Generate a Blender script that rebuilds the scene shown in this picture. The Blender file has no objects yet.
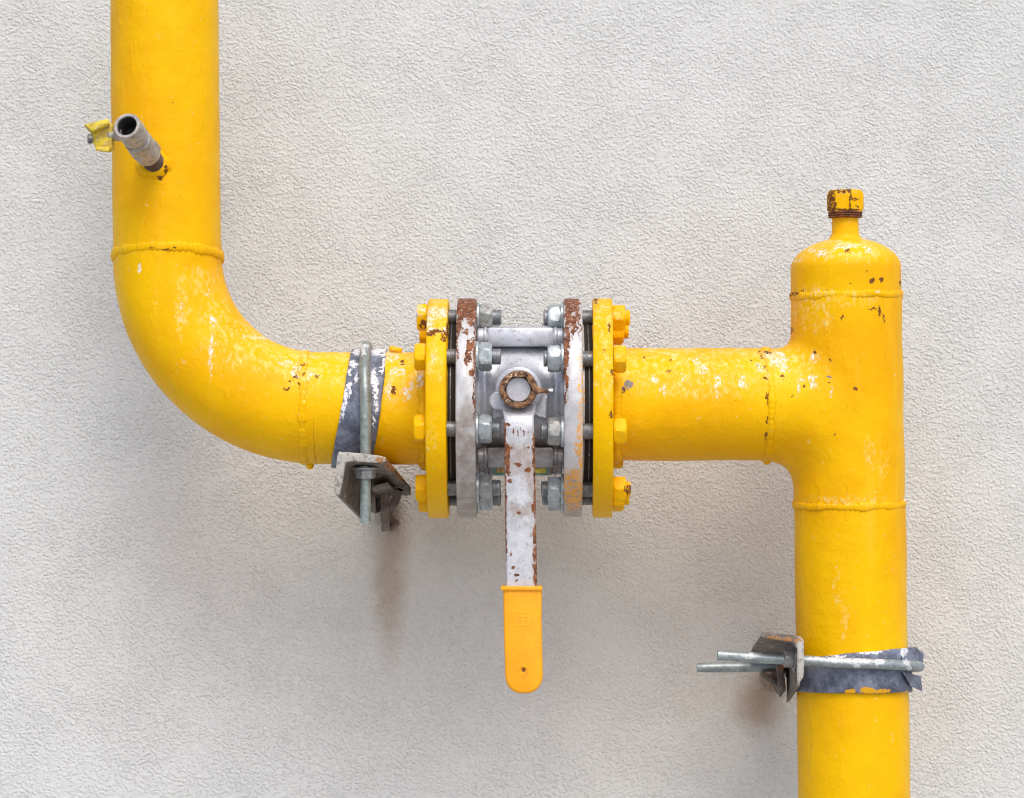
import bpy, bmesh, math, random
import numpy as np
from mathutils import Vector, Matrix, noise as mnoise

R = math.radians
random.seed(4)
S = bpy.context.scene
C = S.collection

# ------------------------------------------------------------------ camera
DIST = 2.4
cam_d = bpy.data.cameras.new('camera')
cam = bpy.data.objects.new('camera', cam_d)
C.objects.link(cam)
cam.location = (0, -DIST, 0)
cam.rotation_euler = (R(90), 0, 0)
cam_d.sensor_width = 36
cam_d.lens = 36 * DIST / 1.024
cam_d.clip_end = 100
S.camera = cam

# ------------------------------------------------------------------ daylight (overcast, high, a little from the right)
SUN_EL, SUN_AZ = R(54), R(14)
world = bpy.data.worlds.new("World")
S.world = world
world.use_nodes = True
wn = world.node_tree
bg = wn.nodes['Background']
sky = wn.nodes.new('ShaderNodeTexSky')
sky.sky_type = 'NISHITA'
sky.sun_disc = False
sky.sun_elevation = SUN_EL
sky.sun_rotation = math.pi - SUN_AZ
sky.air_density = 0.8
sky.dust_density = 3.2
sky.ozone_density = 0.6
wn.links.new(sky.outputs[0], bg.inputs[0])
bg.inputs[1].default_value = 0.15
sun_d = bpy.data.lights.new('sun', 'SUN')
sun_d.energy = 0.56
sun_d.angle = R(26)
sun_d.color = (1.0, 0.97, 0.93)
sun = bpy.data.objects.new('sun', sun_d)
C.objects.link(sun)
to_sun = Vector((math.sin(SUN_AZ)*math.cos(SUN_EL), -math.cos(SUN_AZ)*math.cos(SUN_EL), math.sin(SUN_EL)))
sun.rotation_euler = (-to_sun).to_track_quat('-Z', 'Y').to_euler()
S.view_settings.view_transform = 'Standard'
S.view_settings.look = 'None'
S.view_settings.exposure = 0.67
S.view_settings.gamma = 1
S.cycles.filter_width = 1.1

# ------------------------------------------------------------------ coordinates: photo pixel at depth y -> metres (1 px = 1 mm in the plane of the pipe axes)
def W(px, py, y=0.0):
    k = (DIST + y) / DIST / 1000.0
    return Vector(((px - 512) * k, y, (399 - py) * k))

WALL_Y = 0.185

# ------------------------------------------------------------------ node helpers
class Mat:
    def __init__(s, name):
        s.m = bpy.data.materials.new(name)
        s.m.use_nodes = True
        s.nt = s.m.node_tree
        s.b = s.nt.nodes['Principled BSDF']
        s.geo = s.nt.nodes.new('ShaderNodeNewGeometry')
        s.pos = s.geo.outputs['Position']
    def new(s, t, **kw):
        n = s.nt.nodes.new(t)
        for k, v in kw.items():
            setattr(n, k, v)
        return n
    def set(s, sock, v):
        if isinstance(v, bpy.types.NodeSocket):
            s.nt.links.new(v, sock)
        elif v is not None:
            if isinstance(v, tuple) and len(v) == 3 and sock.type == 'RGBA':
                v = (*v, 1)
            sock.default_value = v
    def vm(s, op, a, b=None):
        n = s.new('ShaderNodeVectorMath', operation=op)
        s.set(n.inputs[0], a)
        if b is not None: s.set(n.inputs[1], b)
        return n.outputs['Value'] if op in ('LENGTH', 'DOT_PRODUCT') else n.outputs[0]
    def mt(s, op, a, b=None, clamp=False):
        n = s.new('ShaderNodeMath', operation=op, use_clamp=clamp)
        s.set(n.inputs[0], a)
        if b is not None: s.set(n.inputs[1], b)
        return n.outputs[0]
    def noise(s, scale, detail=3, rough=0.55, vec=None, col=False, dist=0.0):
        n = s.new('ShaderNodeTexNoise')
        n.inputs['Scale'].default_value = scale
        n.inputs['Detail'].default_value = detail
        n.inputs['Roughness'].default_value = rough
        n.inputs['Distortion'].default_value = dist
        s.set(n.inputs['Vector'], vec if vec is not None else s.pos)
        return n.outputs['Color'] if col else n.outputs['Fac']
    def ramp(s, v, lo, hi, a=0.0, b=1.0):
        n = s.new('ShaderNodeMapRange', interpolation_type='SMOOTHSTEP')
        s.set(n.inputs[0], v)
        n.inputs[1].default_value = lo; n.inputs[2].default_value = hi
        n.inputs[3].default_value = a; n.inputs[4].default_value = b
        return n.outputs[0]
    def mix(s, f, a, b):
        n = s.new('ShaderNodeMix', data_type='RGBA')
        s.set(n.inputs[0], f); s.set(n.inputs[6], a); s.set(n.inputs[7], b)
        return n.outputs[2]
    def mixf(s, f, a, b):
        n = s.new('ShaderNodeMix', data_type='FLOAT')
        s.set(n.inputs[0], f); s.set(n.inputs[2], a); s.set(n.inputs[3], b)
        return n.outputs[0]
    def warp(s, amp, scale, detail=3):
        c = s.noise(scale, detail, 0.65, col=True)
        return s.vm('ADD', s.pos, s.vm('MULTIPLY', s.vm('SUBTRACT', c, (0.5, 0.5, 0.5)), (amp, amp, amp)))
    def scaled(s, v, vec=None):
        return s.vm('MULTIPLY', vec if vec is not None else s.pos, v)
    def marks(s, lst, amp=0.008, scale=180, soft=0.12, y=-0.045, ry=0.06):
        """mask of hand placed patches: (px, py, rx, rz[, y]) in photo millimetres"""
        p = s.warp(amp, scale)
        out = None
        for mk in lst:
            yy = mk[4] if len(mk) > 4 else y
            c = W(mk[0], mk[1], yy)
            d = s.vm('LENGTH', s.vm('MULTIPLY', s.vm('SUBTRACT', p, tuple(c)), (1000.0/mk[2], 1.0/ry, 1000.0/mk[3])))
            out = d if out is None else s.mt('MINIMUM', out, d)
        return s.ramp(out, 1.0+soft, 1.0-soft)
    def top_wear(s, lo=0.2, hi=0.9):
        """how much a face looks up: weather settles there"""
        n = s.new('ShaderNodeSeparateXYZ')
        s.set(n.inputs[0], s.geo.outputs['True Normal'])
        return s.ramp(n.outputs[2], lo, hi)
    def bump(s, h, strength=0.5, dist=0.001, normal=None):
        n = s.new('ShaderNodeBump')
        n.inputs['Strength'].default_value = strength
        n.inputs['Distance'].default_value = dist
        s.set(n.inputs['Height'], h)
        if normal is not None: s.set(n.inputs['Normal'], normal)
        return n.outputs[0]
    def out(s, col, rough=0.5, metal=0.0, normal=None, spec=None):
        s.set(s.b.inputs['Base Color'], col)
        s.set(s.b.inputs['Roughness'], rough)
        s.set(s.b.inputs['Metallic'], metal)
        if normal is not None: s.set(s.b.inputs['Normal'], normal)
        if spec is not None: s.b.inputs['Specular IOR Level'].default_value = spec
        return s.m

YEL = (0.86, 0.490, 0.0)
YEL2 = (0.80, 0.395, 0.0)
CREAM = (0.86, 0.72, 0.36)
WHITE = (0.82, 0.80, 0.74)
RUST = (0.08, 0.030, 0.012)
RUST2 = (0.25, 0.095, 0.028)
DARK = (0.05, 0.035, 0.025)

def yellow_paint(name, white=(), cream=(), rust=(), grey=(), wear=0.5, speck=0.5, seed=0.0):
    s = Mat(name)
    off = s.vm('ADD', s.pos, (seed, seed*1.7, -seed))
    big = s.noise(9, 3, 0.6, off)
    col = s.mix(s.ramp(big, 0.35, 0.7), YEL, YEL2)
    fine = s.noise(420, 2, 0.6, off)
    # brushed streaks running down
    strk = s.noise(60, 3, 0.6, s.scaled((1.0, 1.0, 0.12), off))
    col = s.mix(s.ramp(strk, 0.55, 0.78, 0, 0.28), col, (0.93, 0.55, 0.04))
    # chalky cream wear, mostly where the surface looks up
    wn1 = s.noise(85, 5, 0.72, s.scaled((1.0, 1.0, 0.7), off))
    tw = s.mt('ADD', s.top_wear(0.25, 1.0), 0.0)
    cm = s.ramp(s.mt('ADD', wn1, s.mt('MULTIPLY', tw, 0.12)), 0.66 - 0.03*wear, 0.76)
    col = s.mix(s.mt('MULTIPLY', cm, 0.5), col, CREAM)
    # pin-head specks
    sp = s.noise(300, 3, 0.6, off)
    col = s.mix(s.mt('MULTIPLY', s.ramp(sp, 0.735 - 0.025*speck, 0.745 - 0.012*speck), 0.85), col, (0.16, 0.07, 0.02))
    sp2 = s.noise(240, 2, 0.5, s.vm('ADD', off, (3.1, 0, 1.2)))
    col = s.mix(s.mt('MULTIPLY', s.ramp(sp2, 0.725, 0.76), 0.7), col, CREAM)
    rough = s.mixf(s.ramp(big, 0.3, 0.7), 0.34, 0.50)
    if cream:
        m = s.marks(cream, 0.022, 130, 0.35)
        m = s.mt('MULTIPLY', m, s.ramp(s.noise(210, 5, 0.75, s.scaled((1, 1, 0.6), off)), 0.46, 0.66))
        col = s.mix(s.mt('MULTIPLY', m, 0.6), col, (0.86, 0.68, 0.26))
    h = None
    if white:
        m = s.marks(white, 0.011, 210, 0.22)
        brk = s.ramp(s.noise(330, 5, 0.8, s.scaled((1, 1, 0.55), off)), 0.46, 0.58)
        m = s.mt('MULTIPLY', m, brk)
        col = s.mix(m, col, (0.88, 0.84, 0.74))
        rough = s.mixf(m, rough, 0.75)
        h = m
    if grey:
        m = s.marks(grey, 0.009, 260, 0.15)
        col = s.mix(m, col, (0.22, 0.21, 0.20))
    if rust:
        m = s.marks(rust, 0.009, 300, 0.15)
        m = s.mt('MULTIPLY', m, s.ramp(s.noise(340, 3, 0.7, off), 0.36, 0.46))
        col = s.mix(m, col, s.mix(s.noise(200, 2), RUST, RUST2))
        rough = s.mixf(m, rough, 0.85)
    lump = s.noise(55, 4, 0.62, off)
    drip = s.noise(95, 2, 0.5, s.scaled((1.0, 1.0, 0.28), off))
    hh = s.mt('ADD', s.mt('MULTIPLY', lump, 0.9), s.mt('MULTIPLY', s.ramp(drip, 0.58, 0.78), 0.35))
    n = s.bump(hh, 0.55, 0.0026)
    n = s.bump(fine, 0.35, 0.0007, n)
    if h is not None: n = s.bump(h, 0.5, -0.0006, n)
    return s.out(col, rough, 0.0, n, 0.12)

def silver_paint(name, rust=(), yellow=(), dirt=0.5, edge=None, base=(0.56, 0.57, 0.58), metal=0.35, brown=(), rustn=0.74, seed=0.0, ramp_amp=0.013, ry_=0.25):
    s = Mat(name)
    off = s.vm('ADD', s.pos, (seed, -seed, seed*0.6))
    a = s.noise(45, 5, 0.7, off)
    col = s.mix(s.ramp(a, 0.35, 0.7), base, tuple(c*0.74 for c in base))
    b = s.noise(200, 4, 0.7, off)
    col = s.mix(s.mt('MULTIPLY', s.ramp(b, 0.56, 0.74), dirt), col, (0.20, 0.16, 0.13))
    if brown:
        m = s.marks(brown, 0.03, 60, 0.6, ry=0.3)
        m = s.mt('MULTIPLY', m, s.ramp(s.noise(110, 4, 0.7, off), 0.3, 0.6, 0.45, 1.0))
        col = s.mix(s.mt('MULTIPLY', m, 0.75), col, (0.26, 0.19, 0.14))
    rc = s.mix(s.ramp(s.noise(160, 4, 0.7), 0.35, 0.65), (0.080, 0.026, 0.011), (0.26, 0.090, 0.030))
    rn = s.noise(120, 5, 0.72, s.vm('ADD', off, (1.3, 2.2, 0)))
    rm = s.ramp(rn, rustn, rustn + 0.03)
    if rust:
        m = s.marks(rust, ramp_amp, 150, 0.10, ry=ry_)
        m = s.mt('MULTIPLY', m, s.ramp(s.noise(230, 4, 0.75), 0.36, 0.44))
        rm = s.mt('MAXIMUM', rm, m)
    if rust:
        hm = s.marks(rust, ramp_amp*1.3, 90, 0.75, ry=ry_)
        col = s.mix(s.mt('MULTIPLY', hm, s.ramp(s.noise(140, 4, 0.7, off), 0.3, 0.65, 0.1, 0.75)), col, (0.34, 0.20, 0.11))
    col = s.mix(rm, col, rc)
    if yellow:
        m = s.marks(yellow, 0.026, 120, 0.35, ry=0.25)
        m = s.mt('MULTIPLY', m, s.ramp(s.noise(260, 4, 0.75), 0.38, 0.52))
        col = s.mix(s.mt('MULTIPLY', m, 0.9), col, (0.80, 0.36, 0.02))
    n = s.bump(s.noise(160, 4, 0.65, off), 0.5, 0.0012)
    n = s.bump(rm, 0.4, 0.0006, n)
    return s.out(col, s.mixf(rm, 0.42, 0.88), s.mixf(rm, metal, 0.0), n)

def zinc(name, base=(0.42, 0.46, 0.45), white=(), rustn=0.78, metal=0.75, rough=0.42):
    s = Mat(name)
    a = s.noise(140, 4, 0.7)
    col = s.mix(s.ramp(a, 0.35, 0.68), base, tuple(c*0.62 for c in base))
    b = s.noise(260, 3, 0.7, s.vm('ADD', s.pos, (2, 1, 0)))
    col = s.mix(s.mt('MULTIPLY', s.ramp(b, 0.60, 0.72), 0.6), col, (0.66, 0.68, 0.66))
    rn = s.noise(170, 4, 0.7, s.vm('ADD', s.pos, (0, 4, 2)))
    rm = s.ramp(rn, rustn-0.1, rustn - 0.05)
    col = s.mix(rm, col, (0.22, 0.11, 0.05))
    mt_ = s.mixf(rm, metal, 0.0)
    if white:
        m = s.marks(white, 0.012, 260, 0.2, ry=0.2)
        m = s.mt('MULTIPLY', m, s.ramp(s.noise(330, 3, 0.7), 0.38, 0.5))
        col = s.mix(s.mt('MULTIPLY', m, 0.85), col, (0.66, 0.665, 0.65))
        mt_ = s.mixf(m, mt_, 0.0)
    return s.out(col, s.mixf(a, rough-0.1, rough+0.15), mt_, s.bump(b, 0.4, 0.0006))

def bracket_steel(name, edge_rust=0.66, pale=(), rust=()):
    s = Mat(name)
    a = s.noise(60, 5, 0.7)
    col = s.mix(s.ramp(a, 0.35, 0.65), (0.19, 0.165, 0.14), (0.095, 0.075, 0.06))
    rn = s.noise(120, 5, 0.72, s.vm('ADD', s.pos, (5, 0, 0)))
    up = s.mt('MULTIPLY', s.top_wear(0.4, 0.9), 0.12)
    rm = s.ramp(s.mt('ADD', rn, up), edge_rust-0.03, edge_rust+0.05)
    col = s.mix(rm, col, s.mix(s.noise(200, 2), (0.17, 0.06, 0.025), (0.42, 0.16, 0.05)))
    w = s.noise(150, 4, 0.7, s.vm('ADD', s.pos, (0, 0, 7)))
    col = s.mix(s.ramp(w, 0.60, 0.70, 0, 0.8), col, (0.55, 0.52, 0.47))
    if pale:
        m = s.marks(pale, 0.004, 200, 0.2, y=-0.090, ry=0.0055)
        m = s.mt('MULTIPLY', m, s.ramp(s.noise(240, 3, 0.7), 0.36, 0.5, 0.3, 1.0))
        col = s.mix(m, col, (0.46, 0.44, 0.39))
    if rust:
        m = s.marks(rust, 0.008, 200, 0.2, y=-0.04, ry=0.12)
        m = s.mt('MULTIPLY', m, s.ramp(s.noise(260, 3, 0.7), 0.38, 0.5))
        col = s.mix(m, col, s.mix(s.noise(300, 2), (0.22, 0.08, 0.03), (0.55, 0.30, 0.10)))
    return s.out(col, 0.65, 0.2, s.bump(s.noise(180, 4, 0.7), 0.6, 0.0012))

def strap_mat(name, white=(), yellow=(), edge=()):
    s = Mat(name)
    a = s.noise(55, 6, 0.78)
    col = s.mix(s.ramp(a, 0.38, 0.64), (0.075, 0.085, 0.12), (0.20, 0.225, 0.29))
    b = s.noise(300, 3, 0.75)
    col = s.mix(s.ramp(b, 0.60, 0.72, 0, 0.6), col, (0.42, 0.44, 0.48))
    if white:
        m = s.marks(white, 0.012, 200, 0.2, ry=0.12)
        m = s.mt('MULTIPLY', m, s.ramp(s.noise(320, 3, 0.7), 0.36, 0.48))
        col = s.mix(m, col, (0.74, 0.75, 0.76))
    if yellow:
        m = s.marks(yellow, 0.006, 300, 0.2, ry=0.12)
        col = s.mix(m, col, YEL2)
    return s.out(col, 0.5, 0.0, s.bump(s.mt('ADD', a, s.mt('MULTIPLY', b, 0.3)), 0.5, 0.0015))

# ------------------------------------------------------------------ object helpers
def link(name, verts, faces, mat, parent=None, smooth=True, sharp=35, label=None):
    me = bpy.data.meshes.new(name)
    o0 = Vector(parent.location) if parent else Vector((0, 0, 0))
    me.from_pydata([tuple(Vector(v) - o0) for v in verts], [], [tuple(f) for f in faces])
    me.materials.append(mat)
    bm = bmesh.new(); bm.from_mesh(me)
    bmesh.ops.recalc_face_normals(bm, faces=bm.faces)
    for f in bm.faces: f.smooth = smooth
    if smooth:
        for e in bm.edges:
            if len(e.link_faces) == 2 and e.calc_face_angle(0) > R(sharp): e.smooth = False
    bm.to_mesh(me); bm.free()
    o = bpy.data.objects.new(name, me)
    C.objects.link(o)
    if parent: o.parent = parent
    if label: o['label'] = label
    return o

def thing(name, label, cat, loc, group=None):
    o = bpy.data.objects.new(name, None)
    C.objects.link(o)
    o.location = loc
    o.empty_display_size = 0.02
    o['label'] = label; o['category'] = cat
    if group: o['group'] = group
    return o

def under(parent_part, o):
    """make o a sub-part (keeps the place)"""
    top = parent_part.parent
    o.parent = parent_part
    return o

def frame(axis, hint=Vector((0, 0, 1))):
    a = Vector(axis).normalized()
    if abs(a.dot(hint)) > 0.95: hint = Vector((1, 0, 0))
    u = a.cross(hint).normalized()
    v = a.cross(u).normalized()
    return a, u, v

class G:
    """collects shapes into one mesh"""
    def __init__(s): s.v = []; s.f = []
    def add(s, vs, fs):
        k = len(s.v); s.v += [Vector(x) for x in vs]; s.f += [tuple(i+k for i in f) for f in fs]
        return s
    def lathe(s, base, axis, prof, n=64, disp=None, phase=0.0):
        """prof: (along, radius) list; closed at the ends when the radius is 0"""
        a, u, v = frame(axis); base = Vector(base)
        vs = []; fs = []
        for (t, r) in prof:
            for i in range(n):
                an = 2*math.pi*i/n + phase
                d = u*math.cos(an) + v*math.sin(an)
                rr = r + (disp(t, an, r) if disp and r > 0 else 0)
                vs.append(base + a*t + d*rr)
        for j in range(len(prof)-1):
            for i in range(n):
                k = (i+1) % n
                fs.append((j*n+i, j*n+k, (j+1)*n+k, (j+1)*n+i))
        # cap ends
        fs.append(tuple(range(n-1, -1, -1)))
        fs.append(tuple((len(prof)-1)*n + i for i in range(n)))
        return s.add(vs, fs)
    def hexnut(s, base, axis, h, af, rot=0.0, bore=0.0, hint=Vector((0, 0, 1)), n6=6):
        """hexagon with chamfered corners"""
        a, u, v = frame(axis, hint); base = Vector(base)
        n = 48; rc = af/2/math.cos(math.pi/6)
        def ring(t, rmax):
            out = []
            for i in range(n):
                an = 2*math.pi*i/n
                loc = (an % (math.pi/3)) - math.pi/6
                r = min(af/2/math.cos(loc), rmax)
                d = u*math.cos(an+rot) + v*math.sin(an+rot)
                out.append(base + a*t + d*r)
            return out
        rows = [ring(0, af*0.5), ring(h*0.07, af*0.52), ring(h*0.16, rc), ring(h*0.80, rc), ring(h*0.92, af*0.53), ring(h, af*0.485)]
        vs = [p for r in rows for p in r]; fs = []
        for j in range(len(rows)-1):
            for i in range(n):
                k = (i+1) % n
                fs.append((j*n+i, j*n+k, (j+1)*n+k, (j+1)*n+i))
        fs.append(tuple(range(n-1, -1, -1))); fs.append(tuple((len(rows)-1)*n+i for i in range(n)))
        return s.add(vs, fs)
    def tube(s, pts, rad, n=48, disp=None, caps=True):
        pts = [Vector(p) for p in pts]
        m = len(pts); vs = []; fs = []
        t0 = (pts[1]-pts[0]).normalized()
        a, u, v = frame(t0)
        L = 0.0
        for j, p in enumerate(pts):
            t = (pts[min(j+1, m-1)] - pts[max(j-1, 0)]).normalized()
            u = (u - t*u.dot(t)).normalized(); v = t.cross(u).normalized()
            if j: L += (p-pts[j-1]).length
            r = rad(L, j/(m-1)) if callable(rad) else rad
            for i in range(n):
                an = 2*math.pi*i/n
                d = u*math.cos(an)+v*math.sin(an)
                q = p + d*r
                if disp: q = q + d*disp(q)
                vs.append(q)
        for j in range(m-1):
            for i in range(n):
                k = (i+1) % n
                fs.append((j*n+i, j*n+k, (j+1)*n+k, (j+1)*n+i))
        if caps:
            fs.append(tuple(range(n-1, -1, -1))); fs.append(tuple((m-1)*n+i for i in range(n)))
        return s.add(vs, fs)
    def loft(s, A, B, bevel=0.0, cuts=0):
        """solid between two outlines"""
        n = len(A)
        bm = bmesh.new()
        va = [bm.verts.new(Vector(p)) for p in A]; vb = [bm.verts.new(Vector(p)) for p in B]
        bm.faces.new(va); bm.faces.new(vb[::-1])
        for i in range(n):
            k = (i+1) % n
            bm.faces.new((va[k], va[i], vb[i], vb[k]))
        bmesh.ops.recalc_face_normals(bm, faces=bm.faces)
        if bevel > 0:
            bmesh.ops.bevel(bm, geom=bm.edges[:], offset=bevel, segments=2, profile=0.5, affect='EDGES', clamp_overlap=True)
        bm.verts.index_update()
        s.add([v.co.copy() for v in bm.verts], [[v.index for v in f.verts] for f in bm.faces])
        bm.free()
        return s
    def box(s, c, size, bevel=0.0, rot=None):
        c = Vector(c); hx, hy, hz = [q/2 for q in size]
        M = rot if rot else Matrix.Identity(3)
        A = [c + M @ Vector((x, -hy, z)) for x, z in ((-hx, -hz), (hx, -hz), (hx, hz), (-hx, hz))]
        B = [c + M @ Vector((x, hy, z)) for x, z in ((-hx, -hz), (hx, -hz), (hx, hz), (-hx, hz))]
        return s.loft(A, B, bevel)
    def rod(s, p0, p1, r, n=24, thread=0.0, pitch=0.0018, end=0.0012):
        p0 = Vector(p0); p1 = Vector(p1); L = (p1-p0).length
        prof = [(0, r-end), (end, r)]
        if thread > 0:
            t = end + pitch/2
            while t < L - end - pitch:
                prof += [(t, r), (t+pitch*0.25, r-thread), (t+pitch*0.5, r-thread), (t+pitch*0.75, r)]
                t += pitch
        prof += [(L-end, r), (L, r-end)]
        return s.lathe(p0, p1-p0, prof, n)
    def link(s, name, mat, parent=None, **kw):
        return link(name, s.v, s.f, mat, parent, **kw)

def fnoise(p, sc, oct=3):
    return mnoise.fractal(Vector(p)*sc, 1.0, 2.0, oct)

# signed distance -> mesh (surface nets)
def surface_nets(fn, lo, hi, h):
    xs = [np.arange(lo[i], hi[i]+h, h) for i in range(3)]
    X, Y, Z = np.meshgrid(*xs, indexing='ij')
    V = fn(X, Y, Z)
    nx, ny, nz = V.shape
    ins = V < 0
    corners = [(i, j, k) for i in (0, 1) for j in (0, 1) for k in (0, 1)]
    sl = lambda A, c: A[c[0]:nx-1+c[0], c[1]:ny-1+c[1], c[2]:nz-1+c[2]]
    cnt = sum(sl(ins, c).astype(int) for c in corners)
    act = (cnt > 0) & (cnt < 8)
    idx = -np.ones(act.shape, int); idx[act] = np.arange(act.sum())
    acc = np.zeros(act.shape+(3,)); num = np.zeros(act.shape)
    for a in range(8):
        for b in range(a+1, 8):
            ca, cb = corners[a], corners[b]
            if sum(abs(ca[q]-cb[q]) for q in range(3)) != 1: continue
            va, vb = sl(V, ca), sl(V, cb)
            cr = (va < 0) != (vb < 0)
            t = np.where(cr, va/np.where(cr, va-vb, 1), 0)
            for q in range(3):
                acc[..., q] += np.where(cr, ca[q] + t*(cb[q]-ca[q]), 0)
            num += cr
    ii = np.argwhere(act)
    P = acc[act]/num[act][:, None] + ii
    P = P*h + np.array(lo)
    faces = []
    for ax in range(3):
        o = [0, 0, 0]; o[ax] = 1
        A = ins[:nx-o[0], :ny-o[1], :nz-o[2]]; B = ins[o[0]:, o[1]:, o[2]:]
        e = np.argwhere(A != B)
        b_, c_ = [q for q in range(3) if q != ax]
        e = e[(e[:, b_] > 0) & (e[:, c_] > 0) & (e[:, b_] < V.shape[b_]-1) & (e[:, c_] < V.shape[c_]-1)]
        def cell(db, dc):
            q = e.copy(); q[:, b_] -= db; q[:, c_] -= dc
            return idx[q[:, 0], q[:, 1], q[:, 2]]
        faces.append(np.stack([cell(0, 0), cell(1, 0), cell(1, 1), cell(0, 1)], 1))
    F = np.concatenate(faces)
    F = F[(F >= 0).all(1)]
    return P.tolist(), F.tolist()

def smin(a, b, k):
    h = np.maximum(k - np.abs(a-b), 0)/k
    return np.minimum(a, b) - h*h*k/4

# ------------------------------------------------------------------ wall
def make_wall():
    s = Mat('rough_render')
    # trowelled spatter plaster: slanting grains
    rotn = s.new('ShaderNodeMapping'); rotn.inputs['Rotation'].default_value = (0, R(-30), 0)
    s.set(rotn.inputs['Vector'], s.pos)
    gr = s.vm('MULTIPLY', rotn.outputs[0], (1.20, 1.32, 1.42))
    wv = s.vm('ADD', gr, s.vm('MULTIPLY', s.vm('SUBTRACT', s.noise(260, 3, 0.6, gr, col=True), (0.5, 0.5, 0.5)), (0.006, 0.006, 0.006)))
    vo = s.new('ShaderNodeTexVoronoi', feature='SMOOTH_F1')
    vo.inputs['Scale'].default_value = 225
    vo.inputs['Smoothness'].default_value = 0.5
    s.set(vo.inputs['Vector'], wv)
    grains = s.ramp(vo.outputs['Distance'], 0.65, 0.15)
    n1 = s.noise(330, 4, 0.7, gr)
    n2 = s.noise(120, 3, 0.55, s.vm('ADD', gr, (4, 1, 2)))
    dens = s.ramp(s.noise(16, 3, 0.5), 0.35, 0.65, 0.72, 1.0)
    h = s.mt('ADD', s.mt('MULTIPLY', grains, 0.70), s.mt('MULTIPLY', n2, 0.4))
    h = s.mt('MULTIPLY', s.mt('ADD', h, s.mt('MULTIPLY', n1, 1.1)), dens)
    big = s.noise(2.2, 3, 0.5)
    col = s.mix(s.ramp(big, 0.35, 0.65), (0.665, 0.680, 0.650), (0.680, 0.698, 0.675))
    mid = s.noise(30, 4, 0.6)
    col = s.mix(s.ramp(mid, 0.5, 0.75, 0, 0.12), col, (0.60, 0.60, 0.59))
    col = s.mix(s.ramp(n1, 0.47, 0.29, 0, 0.75), col, (0.44, 0.405, 0.36))   # darker brownish tone in the pits
    # warm tone of the soft shadow below the pipe run, painted in
    shadow_warmth = s.marks([(540, 620, 430, 190, WALL_Y), (230, 560, 130, 130, WALL_Y)], 0.12, 9, 0.75, ry=0.3)
    col = s.mix(s.mt('MULTIPLY', shadow_warmth, 0.6), col, (0.69, 0.625, 0.53))
    # rust water and painted-in bracket shadow below the two wall anchors
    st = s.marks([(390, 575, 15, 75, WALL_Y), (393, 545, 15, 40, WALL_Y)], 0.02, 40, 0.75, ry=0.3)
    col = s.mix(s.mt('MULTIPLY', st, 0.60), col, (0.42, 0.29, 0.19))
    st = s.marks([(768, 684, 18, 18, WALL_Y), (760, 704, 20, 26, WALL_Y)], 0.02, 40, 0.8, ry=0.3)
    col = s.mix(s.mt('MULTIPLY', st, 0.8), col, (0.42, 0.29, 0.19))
    n = s.bump(h, 1.0, 0.0014)
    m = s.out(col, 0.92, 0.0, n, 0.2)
    g = G()
    hx, hz = 1.5, 1.3
    nx, nz = 150, 130
    vs = []; fs = []
    for j in range(nz+1):
        for i in range(nx+1):
            x = -hx + 2*hx*i/nx; z = -hz + 2*hz*j/nz
            vs.append((x, WALL_Y + 0.0012*fnoise((x, 0, z), 4.0, 3), z))
    for j in range(nz):
        for i in range(nx):
            a = j*(nx+1)+i
            fs.append((a, a+1, a+nx+2, a+nx+1))
    k = len(vs)
    vs += [(-hx, WALL_Y+0.25, -hz), (hx, WALL_Y+0.25, -hz), (hx, WALL_Y+0.25, hz), (-hx, WALL_Y+0.25, hz)]
    fs += [(k, k+3, k+2, k+1)]
    bot = list(range(nx+1)); top = [nz*(nx+1)+i for i in range(nx+1)]
    lef = [j*(nx+1) for j in range(nz+1)]; rig = [j*(nx+1)+nx for j in range(nz+1)]
    fs += [tuple([k, k+1] + bot[::-1]), tuple([k+2, k+3] + top), tuple([k+3, k] + lef), tuple([k+1, k+2] + rig[::-1])]
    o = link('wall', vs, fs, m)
    o['kind'] = 'structure'
    o['label'] = 'rough pale grey rendered wall behind the yellow pipes'
    return o
make_wall()

def make_bounce_ground():  # unseen sheet, added to bounce daylight up onto wall and pipe undersides
    s = Mat('pale_paving')
    a = s.noise(3, 5, 0.6)
    m = s.out(s.mix(a, (0.35, 0.34, 0.325), (0.41, 0.40, 0.38)), 0.9, 0.0, s.bump(s.noise(60, 4), 0.4, 0.003))
    o = link('ground', [(-30, -30, -1.28), (30, -30, -1.28), (30, WALL_Y+0.1, -1.28), (-30, WALL_Y+0.1, -1.28)], [(0, 1, 2, 3)], m)
    o['kind'] = 'structure'
make_bounce_ground()

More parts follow.
